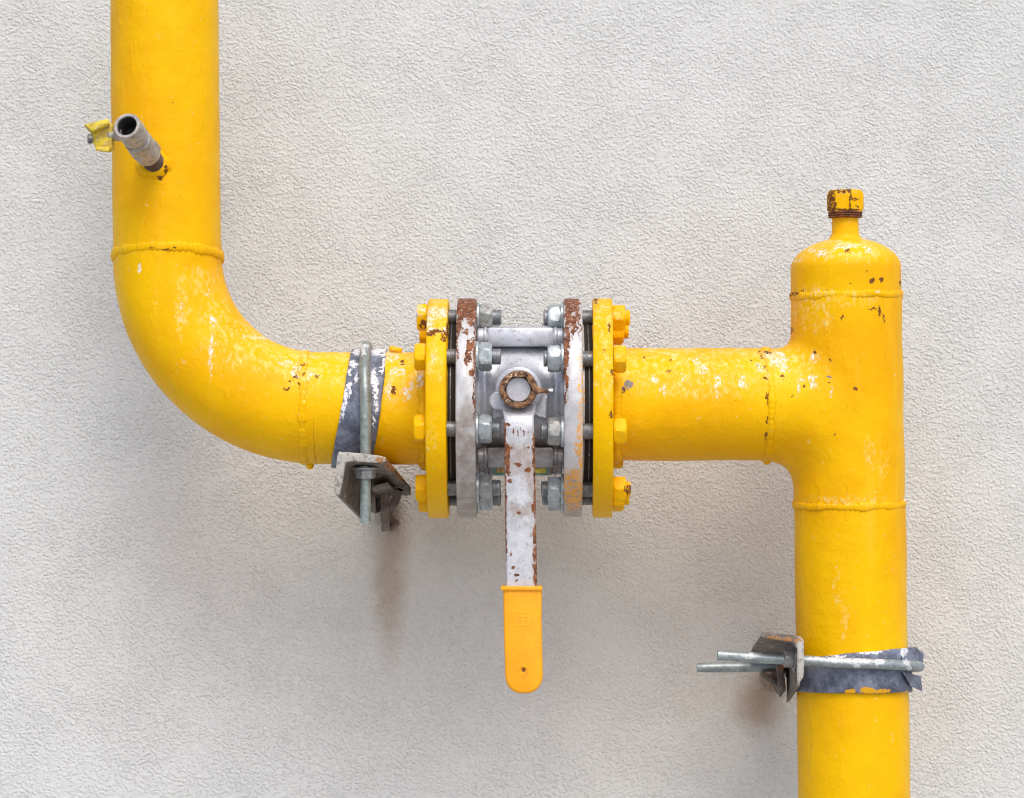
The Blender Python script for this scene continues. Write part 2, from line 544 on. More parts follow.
# ------------------------------------------------------------------ left pipe
AX_L = 408.5      # photo row of the left branch axis
PL = thing('gas_pipe', 'yellow painted pipe coming down the left side and bending through an elbow to the valve', 'pipe', W(165, 408, 0))
m_left = yellow_paint('yellow_paint_worn_elbow',
    white=[(213, 345, 2.2, 8), (212, 356, 1.2, 24), (213, 322, 3, 5), (183, 312, 1.2, 12), (296, 371, 5, 7), (311, 376, 4, 5), (140, 268, 2.4, 4), (389, 356, 9, 6),
           (389, 391, 3, 9), (406, 394, 6, 6), (398, 372, 8, 4), (411, 385, 3, 5), (253, 337, 12, 2.5), (285, 363, 7, 2.5), (128, 270, 1, 2), (420, 378, 4, 9), (206, 292, 2, 5)],
    cream=[(240, 345, 34, 26), (215, 320, 14, 30), (305, 372, 26, 20), (398, 375, 22, 30), (183, 310, 6, 30), (270, 360, 30, 14), (345, 370, 14, 20), (196, 280, 20, 12)],
    rust=[(296, 377, 2.5, 2), (290, 381, 1.6, 1.2), (300, 384, 1.4, 1.4), (303, 374, 1.2, 1.8), (287, 389, 3.6, 1.5), (303, 364, 2.6, 1.4), (294, 369, 1.2, 1), (394, 390, 3, 4), (402, 362, 2, 3), (154, 249, 2, 1), (168, 250, 4, 1.0), (176, 249, 2, 1), (318, 376, 2, 2), (160, 178, 3, 2.2, -0.055), (151, 168, 4, 2, -0.06), (166, 170, 1.4, 5, -0.055)],
    wear=0.9, speck=0.3)

def wob(amp, sc=14):
    return lambda p: amp*fnoise(p, sc, 3)

def pts_between(a, b, step=0.004):
    n = max(2, int((b-a).length/step))
    return [a.lerp(b, i/n) for i in range(n+1)]

J1 = W(167.3, 255)
g = G().tube(pts_between(W(163.6, -70), J1), lambda L, t: 0.0535, 128, wob(0.0006))
g.link('pipe', m_left, PL)
EC = W(318, 256.5)
ER = 0.1515
arc = []
for i in range(61):
    a = math.pi + (math.pi/2)*i/60
    arc.append(EC + Vector((ER*math.cos(a)*(318-167.3)/151.5, 0, ER*math.sin(a))))
g = G().tube([arc[0] + Vector((-0.0001, 0, 0.0130)), arc[0] + Vector((0, 0, 0.006))] + arc, lambda L, t: 0.0539 + 0.0021*t, 128, wob(0.0007))
g.link('elbow', m_left, PL)
J2 = arc[-1]
g = G().tube(pts_between(J2, W(432, AX_L)), lambda L, t: 0.0560, 128, wob(0.0006))
g.link('pipe', m_left, PL)

def weld(name, c, axis, r, mat, parent, w=0.0045, hgt=0.0030, seed=0, n=200, tilt=0.0):
    """rippled weld bead ring"""
    a, u, v = frame(axis)
    c = Vector(c); vs = []; fs = []; k = 12
    for i in range(n):
        an = 2*math.pi*i/n
        d = u*math.cos(an)+v*math.sin(an)
        q = d*r
        lump = 1 + 0.6*fnoise(q + Vector((seed, 0, 0)), 70, 4) + 0.14*math.sin(an*64 + 2*fnoise(q, 30, 2))
        sh = 0.0012*fnoise(q + Vector((0, seed, 3)), 45, 2) + tilt*d.dot(Vector((0, -1, 0)))
        for j in range(k):
            b = 2*math.pi*j/k
            vs.append(c + q + d*(hgt*math.sin(b)*lump) + a*(w*math.cos(b)*lump + sh))
    for i in range(n):
        for j in range(k):
            fs.append((i*k+j, ((i+1) % n)*k+j, ((i+1) % n)*k+(j+1) % k, i*k+(j+1) % k))
    return link(name, vs, fs, mat, parent, sharp=180)

weld('weld_bead', W(167.4, 257), J1 - W(163.6, -70), 0.0537, m_left, PL, 0.0046, 0.0020, 1, tilt=-0.0075)
g1 = weld('weld_bead', W(305, AX_L-1), (1, 0, 0.0), 0.0558, m_left, PL, 0.0040, 0.0014, 2, tilt=0.002)
# paint drop hanging under the second weld
G().lathe(W(310, 461), (0, 0, -1), [(0, 0.004), (0.004, 0.0042), (0.0075, 0.0030), (0.0085, 0.001)], 16).link('paint_drip', m_left, PL)
# little lug left on top of the pipe
g = G().box(W(392.5, 352, 0.0), (0.007, 0.008, 0.012), 0.0015)
g.rod(W(390, 348.5, -0.004), W(402, 350.5, -0.006), 0.0026, 14)
g.link('lug', m_left, PL)

m_fl_left = yellow_paint('yellow_paint_left_flange',
    white=[(438, 313, 12, 6, -0.05), (430, 325, 5, 9, -0.06), (440, 330, 10, 3, -0.07), (424, 322, 5, 10, -0.04), (434, 357, 2, 6, -0.11), (422, 335, 3, 10, -0.08)],
    cream=[(437, 316, 12, 20, -0.05), (434, 360, 7, 20, -0.11), (430, 440, 6, 16, -0.11)],
    rust=[(431, 334, 4.5, 3, -0.08), (437, 331, 7, 2, -0.08), (444, 337, 2.5, 6, -0.08), (447, 330, 1.5, 8, -0.07)], wear=0.9, speck=0.6, seed=3.0)
m_fl_right = yellow_paint('yellow_paint_right_flange',
    cream=[(603, 330, 9, 34, -0.07), (604, 375, 8, 30, -0.11)],
    rust=[(596, 297, 6, 1.5, 0), (604.5, 350, 1.3, 1.3, -0.1), (609, 328, 1, 6, -0.08), (611, 414, 1.2, 5, -0.11), (612, 372, 1.5, 3, -0.11), (595.5, 300, 2, 6, -0.02)],
    wear=0.8, speck=0.5, seed=6.0)

def flange(x0, x1, axis_row, r, mat, parent, name='flange', tilt=0.0, face=0):
    """steel ring between photo columns x0..x1; face = side with the raised sealing face"""
    a = W(x0, axis_row); L = (x1-x0)/1000
    b = 0.0016
    prof = [(0, r-0.06), (0, r-b), (b*0.4, r-b*0.4), (b, r), (L-b, r), (L-b*0.4, r-b*0.4), (L, r-b), (L, r-0.06)]
    if face > 0: prof = prof[:-1] + [(L, 0.0865), (L+0.0022, 0.0860), (L+0.0022, 0.045)]
    if face < 0: prof = [(-0.0022, 0.045), (-0.0022, 0.0860), (0, 0.0865)] + prof[1:]
    def d(t, an, rr):
        return 0.0005*fnoise((t*1.0, math.cos(an)*r, math.sin(an)*r), 40, 3) if rr > 0.1 else 0
    return G().lathe(a, (1, tilt, 0), prof, 192, d).link(name, mat, parent, sharp=50)

flange(429, 449, AX_L, 0.1095, m_fl_left, PL, face=1)
# weld between the pipe and its flange
weld('weld_bead', W(425, AX_L), (1, 0, 0), 0.0565, m_left, PL, 0.0045, 0.0025, 5)

# ------------------------------------------------------------------ right pipe
AX_R = 404.5
def axr(py):           # photo column of the right upright at a photo row
    return 845.6 + (py-270)*8.6/528
PR = thing('gas_pipe', 'yellow painted pipe with capped tee and tall upright on the right of the valve', 'pipe', W(850, 404, 0))
m_right = yellow_paint('yellow_paint_worn_tee',
    white=[(697, 361, 4, 4), (703, 370, 5, 6), (663, 390, 3, 5), (716, 388, 1.5, 13), (718, 380, 2.5, 5), (742, 382, 4.5, 7), (779, 358, 10, 9), (770, 356, 5, 6), (815, 357, 4, 5), (812, 382, 4.5, 7),
           (801, 380, 2.5, 4), (830, 391, 2, 5), (797, 390, 1.5, 7), (760, 367, 3, 4), (786, 369, 5, 3), (655, 380, 4, 4), (683, 378, 1.5, 5),
           (823, 253, 6, 5), (815, 250, 4, 3), (868, 250, 4, 4), (817, 292, 2, 3), (845, 246, 12, 2.5), (878, 292, 3, 2), (801, 258, 3, 3),
           (905, 499, 3, 4, -0.01)],
    cream=[(868, 453, 7, 14), (882, 466, 5, 12), (770, 362, 50, 18), (690, 362, 60, 14), (640, 372, 20, 20), (845, 250, 45, 12), (812, 310, 18, 22), (832, 300, 40, 8), (700, 385, 60, 12), (850, 500, 40, 4),
           (843, 620, 3, 26), (836, 585, 2, 20)],
    rust=[(871, 281, 3, 2.2), (881, 280, 1.8, 2), (848, 251, 3, 1.8), (900, 283, 1.6, 3, -0.02), (765, 378, 2, 2), (765, 367, 1.4, 1.4), (782, 377, 1.5, 1.5), (803, 386, 1.4, 1.4), (791, 396, 1.4, 1.4),
          (828, 383, 2, 1.2), (763, 356, 1.6, 2.2), (758, 366, 1, 1), (623, 391, 2, 3), (834, 435, 1, 1), (854, 389, 1.4, 1.2), (879, 311, 1.5, 6), (872, 309, 5, 1.2), (884, 318, 1.5, 5), (792, 330, 1, 3, -0.01),
          (849, 284, 1, 1), (766, 400, 1.2, 7), (770, 352, 4, 1.4), (762, 351, 2, 1.6), (752, 360, 1, 1), (645, 357, 1.4, 1), (671, 360, 1.2, 1), (668, 371, 3, 1), (829, 360, 1, 1.4), (865, 272, 1, 1), (855, 302, 1, 1), (827, 290, 1.2, 1), (800, 292, 2, 1), (841, 318, 1, 4), (766, 420, 1, 4), (766, 436, 1, 4), (815, 352, 1.2, 1.2), (804, 289, 1.3, 1.3), (793, 294, 5, 1.6, -0.02)],
    grey=[(628, 384, 5, 4), (623, 389, 2.5, 2.5), (828, 377, 2.5, 1.6)], wear=0.8, speck=0.75, seed=9.0)

G().tube(pts_between(W(605, AX_R), W(765, AX_R-0.2)), lambda L, t: 0.0562, 128, wob(0.0006, 16)).link('pipe', m_right, PR)
weld('weld_bead', W(764.5, AX_R), (1, 0, 0), 0.0562, m_right, PR, 0.0036, 0.0015, 7, tilt=0.001)
G().lathe(W(767, 458), (0, 0, -1), [(0, 0.0045), (0.003, 0.0045), (0.006, 0.0028), (0.0068, 0.001)], 16).link('paint_drip', m_right, PR)
weld('weld_bead', W(615, AX_R), (1, 0, 0), 0.0568, m_right, PR, 0.0040, 0.0022, 8)

zt, zb = W(0, 293).z, W(0, 505).z
s_ax = 8.6/528
zc = W(0, AX_R).z
def tee_sdf(X, Y, Z):
    cx = (845.6-512)/1000 + ((399-Z*1000)-270)*s_ax/1000
    dm = np.sqrt((X-cx)**2 + Y**2) - 0.0552
    dm = np.maximum(dm, np.maximum(Z-zt, zb-Z))
    db = np.sqrt(Y**2 + (Z-zc)**2) - 0.0562
    db = db + 0.09*np.clip((X - cx + 0.05)/0.1, 0, 2)**2
    k = 0.016 + 0.016*np.clip((zc+0.03-Z)/0.06, 0, 1)
    d = smin(dm, db, k)
    d = np.maximum(d, (764.5-512)/1000 - X)
    return d + 0.0004*np.sin(X*90+1)*np.sin(Z*75)
vs, fs = surface_nets(tee_sdf, (0.250, -0.068, zb-0.006), (0.406, 0.068, zt+0.006), 0.0024)
link('tee', vs, fs, m_right, PR, sharp=60)
G().tube(pts_between(W(axr(505), 505), W(axr(870), 870)), lambda L, t: 0.0553 + 0.0006*t, 128, wob(0.0006, 11)).link('pipe', m_right, PR)
axv = (W(axr(800), 800) - W(axr(300), 300)).normalized()
weld('weld_bead', W(axr(505)-0.3, 504.0), axv, 0.0553, m_right, PR, 0.0036, 0.0013, 11, tilt=0.0005)
weld('weld_bead', W(axr(295), 296), axv, 0.0549, m_right, PR, 0.0032, 0.0012, 13, tilt=0.0)
# domed end cap
prof = []
base_row = 295
for i in range(6): prof.append((0.026*i/5, 0.0548))
for i in range(1, 17):
    a = math.pi/2*i/16
    prof.append((0.026 + 0.031*math.sin(a)**1.0, max(0.0548*math.cos(a)**1.0, 0.004)))
G().lathe(W(axr(295), base_row), -axv, prof, 128, lambda t, an, r: 0.0006*fnoise((t, r*math.cos(an), r*math.sin(an)), 18, 3)).link('end_cap', m_right, PR, sharp=60)
NX = 845.2
G().lathe(W(NX, 244), (0, 0, 1), [(0, 0.021), (0.004, 0.0175), (0.008, 0.0145), (0.011, 0.0135), (0.030, 0.0130)], 48,
          lambda t, an, r: 0.0006*fnoise((t, r*math.cos(an), r*math.sin(an)), 60, 3)).link('nipple', m_right, PR)
# rusty thread below the plug
m_rust = silver_paint('rusty_thread', base=(0.16, 0.10, 0.06), rust=[(845, 214, 40, 10, 0)], metal=0.0)
prof = [(0, 0.0135), (0.0008, 0.0160)]
for i in range(3):
    prof += [(0.0012+i*0.0022, 0.0176), (0.0022+i*0.0022, 0.0160)]
prof += [(0.0085, 0.0170)]
G().lathe(W(NX, 218.5), (0, 0, 1), prof, 48).link('plug_thread', m_rust, PR)
m_plug = yellow_paint('yellow_paint_chipped_plug', rust=[(833, 195, 2.2, 8, -0.015), (835, 205, 1.4, 10, -0.015), (850, 194, 1.4, 7, -0.017), (850, 204, 1.2, 8, -0.017), (855, 199, 5, 1.5, -0.016), (841, 191, 9, 1.5, -0.01), (833, 208, 5, 2, -0.012), (857, 206, 2, 2, -0.01), (845, 211, 16, 1.6, -0.01), (830, 200, 1.5, 8, -0.005)],
                      cream=[(845, 192, 10, 4, -0.015)], speck=1.5, seed=12)
G().hexnut(W(NX, 213), (0, 0, 1), 0.0225, 0.0325, rot=R(8)).link('hex_plug', m_plug, PR)
flange(592.5, 612, AX_L-0.5, 0.1095, m_fl_right, PR, face=-1, tilt=-0.028)

# ------------------------------------------------------------------ ball valve
BV = thing('ball_valve', 'silver flanged ball valve with a yellow gripped lever hanging down, bolted between the two pipes', 'valve', W(520, AX_L, 0))
zv = W(0, AX_L).z
m_sf_l = silver_paint('silver_paint_left_flange',
    rust=[(466, 306, 12, 13, -0.03), (472, 318, 5, 9, -0.06), (460, 322, 2.5, 12, -0.06), (467, 332, 3, 4, -0.08), (470, 345, 3, 6, -0.09), (468, 356, 3.2, 10, -0.1), (474.5, 345, 1.5, 22, -0.09), (471, 372, 2.6, 4, -0.1), (474, 366, 1.2, 8, -0.1), (475, 395, 0.8, 25, -0.1), (457, 340, 1.2, 20, -0.09)],
    brown=[(466, 505, 14, 34, -0.06), (466, 440, 9, 40, -0.1)], dirt=0.55, base=(0.60, 0.60, 0.59), metal=0.2, rustn=0.79, seed=2)
m_sf_r = silver_paint('silver_paint_right_flange',
    rust=[(572, 303, 8, 10, -0.03), (568, 316, 4, 12, -0.06), (567, 336, 2.6, 14, -0.08), (574, 324, 3, 9, -0.07), (566, 358, 2, 16, -0.1), (566, 380, 2.4, 12, -0.1), (565, 398, 1.6, 6, -0.1), (577, 312, 2, 8, -0.05), (579.5, 325, 1, 12, -0.06), (573, 333, 1.3, 6, -0.08)],
    yellow=[(574, 490, 11, 20, -0.08), (580, 455, 2.6, 40, -0.1), (580.5, 390, 1.4, 34, -0.1), (570, 482, 9, 8, -0.09)],
    brown=[(572, 500, 10, 26, -0.06)], dirt=0.5, base=(0.60, 0.60, 0.60), metal=0.2, rustn=0.79, seed=5)
flange(458, 477, AX_L-0.5, 0.1095, m_sf_l, BV, name='valve_flange', face=-1)
flange(563.5, 581.7, AX_L-0.8, 0.1090, m_sf_r, BV, name='valve_flange', face=1, tilt=-0.018)
m_gasket = Mat('black_gasket')
m_gasket = m_gasket.out(m_gasket.mix(m_gasket.noise(120), (0.012, 0.011, 0.010), (0.035, 0.027, 0.022)), 0.8)
for x0, x1 in ((449.6, 457.4), (582.3, 591.0)):
    G().lathe(W(x0, AX_L), (1, 0, 0), [(0, 0.04), (0, 0.0868), (0.0006, 0.0872), ((x1-x0)/1000-0.0006, 0.0872), ((x1-x0)/1000, 0.0868), ((x1-x0)/1000, 0.04)], 96).link('gasket', m_gasket, BV)
m_shim = zinc('gasket_metal_ring', (0.16, 0.16, 0.16), metal=0.5)
G().lathe(W(451.9, AX_L), (1, 0, 0), [(0, 0.08), (0, 0.0880), (0.0011, 0.0880), (0.0011, 0.08)], 96).link('gasket_ring', m_shim, BV)
G().lathe(W(586.2, AX_L), (1, 0, 0), [(0, 0.08), (0, 0.0880), (0.0011, 0.0880), (0.0011, 0.08)], 96).link('gasket_ring', m_shim, BV)

m_body = silver_paint('silver_paint_valve_body', rust=[(525, 408, 8, 2, -0.07)], brown=[(520, 450, 60, 22, -0.05)], dirt=0.85, base=(0.60, 0.62, 0.66), metal=0.4, rustn=0.80, seed=7)
bz = W(0, 398).z
def body_sdf(X, Y, Z):
    x0 = W(520, 0).x
    rr = np.sqrt(Y**2 + (Z-bz)**2)
    barrel = np.maximum(rr - 0.0565, np.abs(X-x0) - 0.030)
    cyl = np.maximum(rr - 0.0535, np.abs(X-x0) - 0.046)
    endl = np.maximum(rr - 0.062, np.abs(np.abs(X-x0)-0.0425) - 0.0035)
    d = smin(smin(barrel, cyl, 0.010), endl, 0.010)
    # bonnet towards the viewer that carries the stem
    r2 = np.sqrt((X-x0)**2 + (Z-W(0, 391).z)**2)
    bon = np.maximum(r2 - 0.021, np.maximum(Y, -0.088-Y))
    d = smin(d, bon, 0.014)
    ear = np.maximum(np.maximum(np.abs(X-x0) - 0.026, np.abs(Z-W(0, 398).z + 0.35*np.abs(X-x0)) - 0.012), np.maximum(Y, -0.080-Y))
    d = smin(d, ear, 0.006)
    return d
x0 = W(520, 0).x
vs, fs = surface_nets(body_sdf, (x0-0.052, -0.094, bz-0.068), (x0+0.052, 0.068, bz+0.068), 0.002)
link('body', vs, fs, m_body, BV, sharp=40)
# ties between the flanges, above and below the body
for (py, yy, hh) in ((337, -0.034, 0.019), (336, 0.040, 0.019), (457.5, -0.036, 0.021), (466, 0.034, 0.019)):
    c = W(520.5, py, yy)
    g = G().box(c, (0.066, 0.020, hh), 0.0035)
    g.rod(c + Vector((-0.0425, 0, 0)), c + Vector((0.0425, 0, 0)), 0.0088, 28)
    g.rod(c + Vector((-0.0365, 0, 0)), c + Vector((-0.0325, 0, 0)), 0.0100, 28)
    g.rod(c + Vector((0.0325, 0, 0)), c + Vector((0.0365, 0, 0)), 0.0100, 28)
    g.link('tie_bar', m_body, BV)
# clamping lobes under the lower tie
g = G().box(W(520, 468.5, -0.030), (0.062, 0.018, 0.010), 0.003)
g.link('foot_rib', m_body, BV)
# sticker on the lower tie
ms = Mat('green_sticker')
ms = ms.out(ms.mix(ms.ramp(ms.noise(300), 0.5, 0.65), (0.10, 0.26, 0.20), (0.25, 0.33, 0.22)), 0.5)
my = Mat('yellow_sticker_print')
my = my.out(my.mix(my.ramp(my.noise(350), 0.45, 0.65), (0.60, 0.50, 0.04), (0.42, 0.32, 0.05)), 0.5)
mo = Mat('orange_sticker_print')
mo = mo.out((0.58, 0.26, 0.06), 0.5)
st = G().box(W(520.5, 469.5, -0.0405), (0.0525, 0.0016, 0.0115), 0.0003).link('sticker', ms, BV)
G().box(W(540, 469.3, -0.0415), (0.0115, 0.0010, 0.0075), 0.0002).link('sticker_print', my, st)
g = G().box(W(498.2, 469.6, -0.0415), (0.0030, 0.0010, 0.0060), 0.0002)
g.box(W(502.6, 469.6, -0.0415), (0.0030, 0.0010, 0.0060), 0.0002)
g.link('sticker_print', mo, st)
for ch in st.children: ch.data.transform(Matrix.Identity(4))

# stem, hub, lever -------------------------------------------------
m_hub = silver_paint('rusty_hub', base=(0.50, 0.45, 0.36), rust=[(519, 389, 22, 22, -0.13), (519, 411, 14, 6, -0.13)], metal=0.05, dirt=0.9, seed=3)
s = Mat('rusty_ring')
rn = s.noise(150, 5, 0.75)
c_ = s.mix(s.ramp(rn, 0.40, 0.60), (0.055, 0.020, 0.009), (0.30, 0.15, 0.065))
c_ = s.mix(s.ramp(s.noise(210, 4, 0.7, s.vm('ADD', s.pos, (3, 3, 1))), 0.56, 0.66), c_, (0.66, 0.50, 0.32))
m_ring = s.out(c_, 0.8, 0.0, s.bump(rn, 0.7, 0.0015))
m_stem = silver_paint('silver_stem', base=(0.50, 0.50, 0.53), dirt=0.35, metal=0.2, rustn=0.82, seed=8)
hub_y = -0.128
hc = W(518.5, 389.5, hub_y)
# ring with hexagonal bore
n = 96; rows = []
ro = 0.0182
def hexr(an, af): return af/2/math.cos(((an + R(30)) % R(60)) - R(30))
vs = []; fs = []
spec = [('o', ro-0.0005, 0.020), ('o', ro, 0.004), ('o', ro-0.0006, 0.0012), ('o', ro-0.0022, 0.0), ('h', 0.0242, 0.0004), ('h', 0.0232, 0.0022), ('h', 0.0230, 0.020)]
for kind, r, dy in spec:
    for i in range(n):
        an = 2*math.pi*i/n
        rr = r if kind == 'o' else min(hexr(an + R(30), r), r*0.56)
        rr += 0.0004*fnoise((math.cos(an)*0.02, dy, math.sin(an)*0.02), 90, 3)
        vs.append(hc + Vector((math.cos(an)*rr, dy, math.sin(an)*rr)))
for j in range(len(spec)):
    j2 = (j+1) % len(spec)
    for i in range(n):
        k = (i+1) % n
        fs.append((j*n+i, j*n+k, j2*n+k, j2*n+i))
lever = link('lever_hub', vs, fs, m_ring, BV)
G().lathe(hc + Vector((0, 0.050, 0)), (0, -1, 0), [(0, 0.0110), (0.044, 0.0118), (0.0446, 0.0112)], 48).link('stem', m_stem, BV)
G().lathe(hc + Vector((0, 0.048, 0)), (0, -1, 0), [(0, 0.022), (0.010, 0.022), (0.012, 0.0195), (0.028, 0.0190)], 48).link('packing_gland', m_body, BV)
# round stop lug beside the hub on the left
G().lathe(W(498.5, 401, -0.075), (0, -1, 0), [(0, 0.009), (0.018, 0.009), (0.019, 0.008)], 32).link('stop_pin', m_body, BV)
# locking screw on the right
g = G().rod(W(535.5, 390.5, -0.122), W(549, 391.5, -0.122), 0.0022, 14, thread=0.0004, pitch=0.0011)
g.lathe(W(534, 390.2, -0.122), (1, 0, 0), [(0, 0.0058), (0.004, 0.0036), (0.007, 0.0024), (0.008, 0.0022)], 20)
g.link('lock_screw', m_ring, BV)
G().hexnut(W(548.5, 391.5, -0.122), (1, 0, -0.05), 0.0045, 0.0068).link('screw_head', zinc('dull_zinc', (0.24, 0.25, 0.28)), BV)

# lever: flat bar with folded, rusted edges, cranked a little towards the viewer
m_lever = silver_paint('silver_paint_lever',
    rust=[(507, 456, 3.4, 12, -0.13), (505, 440, 1.3, 18, -0.13), (505.6, 520, 1.0, 60, -0.14), (508, 470, 2, 6, -0.13), (534.5, 445, 2, 12, -0.13), (535, 462, 2.5, 10, -0.13), (535.2, 490, 1.6, 26, -0.13), (535.5, 555, 2.6, 30, -0.14), (533, 508, 2.2, 4, -0.13), 
          (508, 424, 2, 2, -0.13), (511, 447.5, 1.2, 1.2, -0.13), (528, 447.5, 1.2, 1.2, -0.13), (533, 446, 1, 1, -0.13), (518, 464, 3.5, 2, -0.13), (528, 470, 3, 3, -0.13), (510, 481, 2, 2, -0.13), (519, 513, 1.6, 2, -0.14), (511, 554, 1.3, 1.3, -0.14), (513, 568, 2, 1.2, -0.14), (517, 575, 2, 1.2, -0.14), (517, 581, 1.6, 1.2, -0.14), (513, 431, 0.7, 3.2, -0.13), (518, 433, 0.6, 3, -0.13), (523.5, 433, 0.7, 2.6, -0.13), (521, 430, 0.5, 2, -0.13)],
    brown=[(520, 462, 18, 16, -0.13), (520, 510, 14, 8, -0.13), (531, 480, 4, 40, -0.13)], dirt=0.75, base=(0.55, 0.56, 0.575), metal=0.3, rustn=0.76, seed=11, ramp_amp=0.006, ry_=0.1)
rowsL = [(404, 501.5, 536.5, -0.112), (411, 502.5, 535.5, -0.1185), (414, 503.5, 534.5, -0.1245), (418, 503.7, 533.8, -0.1280), (430, 504.0, 534.2, -0.1290), (445, 504.3, 535, -0.130), (460, 504.4, 535.2, -0.131), (480, 504.6, 535.4, -0.132), (520, 505.2, 536.0, -0.135), (560, 505.7, 536.8, -0.138), (600, 506.0, 537.5, -0.141), (640, 507.5, 537.5, -0.143)]
vs = []; fs = []; m_ = 0
for (py, xa, xb, yy) in rowsL:
    a = W(xa, py, yy); b = W(xb, py, yy)
    jit = 0.0003*fnoise((0, py*0.1, 0), 1.0, 2)
    e = 0.0018
    ring_ = [a + Vector((0, 0.008, 0)), a + Vector((0, e, 0)), a + Vector((e*0.4, e*0.3, 0)), a + Vector((e+0.0006, 0, 0)),
             b + Vector((-e-0.0006, 0, 0)), b + Vector((-e*0.4, e*0.3, 0)), b + Vector((0, e, 0)), b + Vector((0, 0.008, 0)),
             b + Vector((-0.0025, 0.008, 0)), b + Vector((-0.0030, 0.0035, 0)), a + Vector((0.0030, 0.0035, 0)), a + Vector((0.0025, 0.008, 0))]
    m_ = len(ring_)
    vs += [p + Vector((jit, 0, 0)) for p in ring_]
for j in range(len(rowsL)-1):
    for i in range(m_):
        k = (i+1) % m_
        fs.append((j*m_+i, j*m_+k, (j+1)*m_+k, (j+1)*m_+i))
fs.append(tuple(range(m_-1, -1, -1))); fs.append(tuple((len(rowsL)-1)*m_+i for i in range(m_)))
link('lever', vs, fs, m_lever, BV, sharp=55)

# plastic grip
s = Mat('yellow_grip_plastic')
gn = s.noise(60, 4, 0.6)
gc = s.mix(s.ramp(gn, 0.35, 0.7), (0.93, 0.40, 0.004), (0.88, 0.35, 0.004))
gc = s.mix(s.ramp(s.noise(120, 5, 0.75, s.scaled((1, 1, 0.4))), 0.56, 0.72, 0, 0.45), gc, (0.50, 0.20, 0.02))
m_grip = s.out(gc, 0.42, 0.0, s.bump(s.mt('ADD', gn, s.mt('MULTIPLY', s.noise(500, 2), 0.2)), 0.35, 0.0008), 0.4)
def grip_outline(inset, y):
    xa, xb, yt, yb = 503.2+inset, 541.9-inset, 588.0+inset*0.2, 693.5-inset
    out = [(xa, yt), (xa+0.3, 620)]
    cx = (xa+xb)/2+0.5; hw = (xb-xa)/2
    for i in range(25):
        a = math.pi + math.pi*i/24
        # superellipse like bottom
        ca, sa = math.cos(a), -math.sin(a)
        px = cx + 0.9 + (hw-0.4)*math.copysign(abs(ca)**0.80, ca)
        py = (yb-19.5) + 19.5*abs(sa)**0.95
        out.append((px, py))
    out += [(xb-0.2, 620), (xb, yt)]
    return [W(px, py, 0) for px, py in out]
def at_y(pl, y): 
    k = (DIST+y)/DIST
    return [Vector((p.x*k, y - 0.05*(p.z+0.19)*-1.0*0, p.z*k)) for p in pl]
def grip_layer(inset, dy):
    out = []
    for p in grip_outline(inset, 0):
        y = -0.1465 + (0.05*(p.z + 0.24)) + dy
        k = (DIST+y)/DIST
        out.append(Vector((p.x*k, y, p.z*k)))
    return out
lay = [grip_layer(2.4, 0.0), grip_layer(1.0, 0.0006), grip_layer(0.25, 0.0018), grip_layer(0, 0.0036), grip_layer(0, 0.0105), grip_layer(1.0, 0.0125), grip_layer(2.5, 0.0133)]
nn = len(lay[0]); vs = [p for l in lay for p in l]; fs = []
for j in range(len(lay)-1):
    for i in range(nn):
        k = (i+1) % nn
        fs.append((j*nn+i, j*nn+k, (j+1)*nn+k, (j+1)*nn+i))
fs.append(tuple((len(lay)-1)*nn+i for i in range(nn)))
# front face as strips with the embossed plate and the dimple handled by separate relief
fs.append(tuple(range(nn-1, -1, -1)))
grip = link('grip', vs, fs, m_grip, BV, sharp=50)
def gy(py): return -0.1465 + 0.05*((399-py)/1000 + 0.24)
lip = G()
lip.box(W(521.6, 588, gy(588)+0.006), (0.0395, 0.0165, 0.0042), 0.0016)
lip.link('grip_lip', m_grip, BV)
# raised frame with a worn mark inside it
em = G()
for (cx, cy, w, h) in ((522.5, 613.4, 19, 1.1), (522.5, 626.2, 19, 1.1), (513.3, 619.8, 1.1, 12), (531.7, 619.8, 1.1, 12)):
    em.box(W(cx, cy, gy(cy)+0.0001), (w/1000*0.94, 0.0008, h/1000*0.94), 0.0003)
for (cx, cy, w, h) in ((517.6, 619.8, 1.0, 6), (519.6, 617.0, 4.0, 1.0), (519.6, 622.4, 4.0, 1.0), (526.5, 617.0, 4, 1.0), (526.5, 619.8, 3.4, 1.0), (526.5, 622.4, 4, 1.0), (528.4, 619.8, 1.0, 6)):
    em.box(W(cx, cy, gy(cy)), (w/1000*0.94, 0.0007, h/1000*0.94), 0.0002)
em.link('embossed_mark', m_grip, BV)
# dimple: small ring round a hole
dim = G()
cdm = W(523.4, 670.7, gy(670.7))
vs = []; fs = []
prof = [(0.0046, 0.0006), (0.0042, -0.0007), (0.0036, -0.0006), (0.0031, 0.0002)]
for (r, dy) in prof:
    for i in range(32):
        a = 2*math.pi*i/32
        vs.append(cdm + Vector((r*math.cos(a), dy, r*math.sin(a))))
for j in range(len(prof)-1):
    for i in range(32):
        k = (i+1) % 32
        fs.append((j*32+i, j*32+k, (j+1)*32+k, (j+1)*32+i))
fs.append(tuple(2*32+32+i for i in range(32)))
hh_ = link('hanging_hole', vs, fs, m_grip, BV)
m_hole_shade = Mat('hole_dirt'); m_hole_shade = m_hole_shade.out((0.16, 0.06, 0.012), 0.8)
G().lathe(cdm + Vector((0.0002, 0.0004, 0.0009)), (0, -1, 0), [(0, 0.0020), (0.0006, 0.0019)], 24).link('hole', m_hole_shade, hh_)  # dark disc paints the shade inside the grip's depression

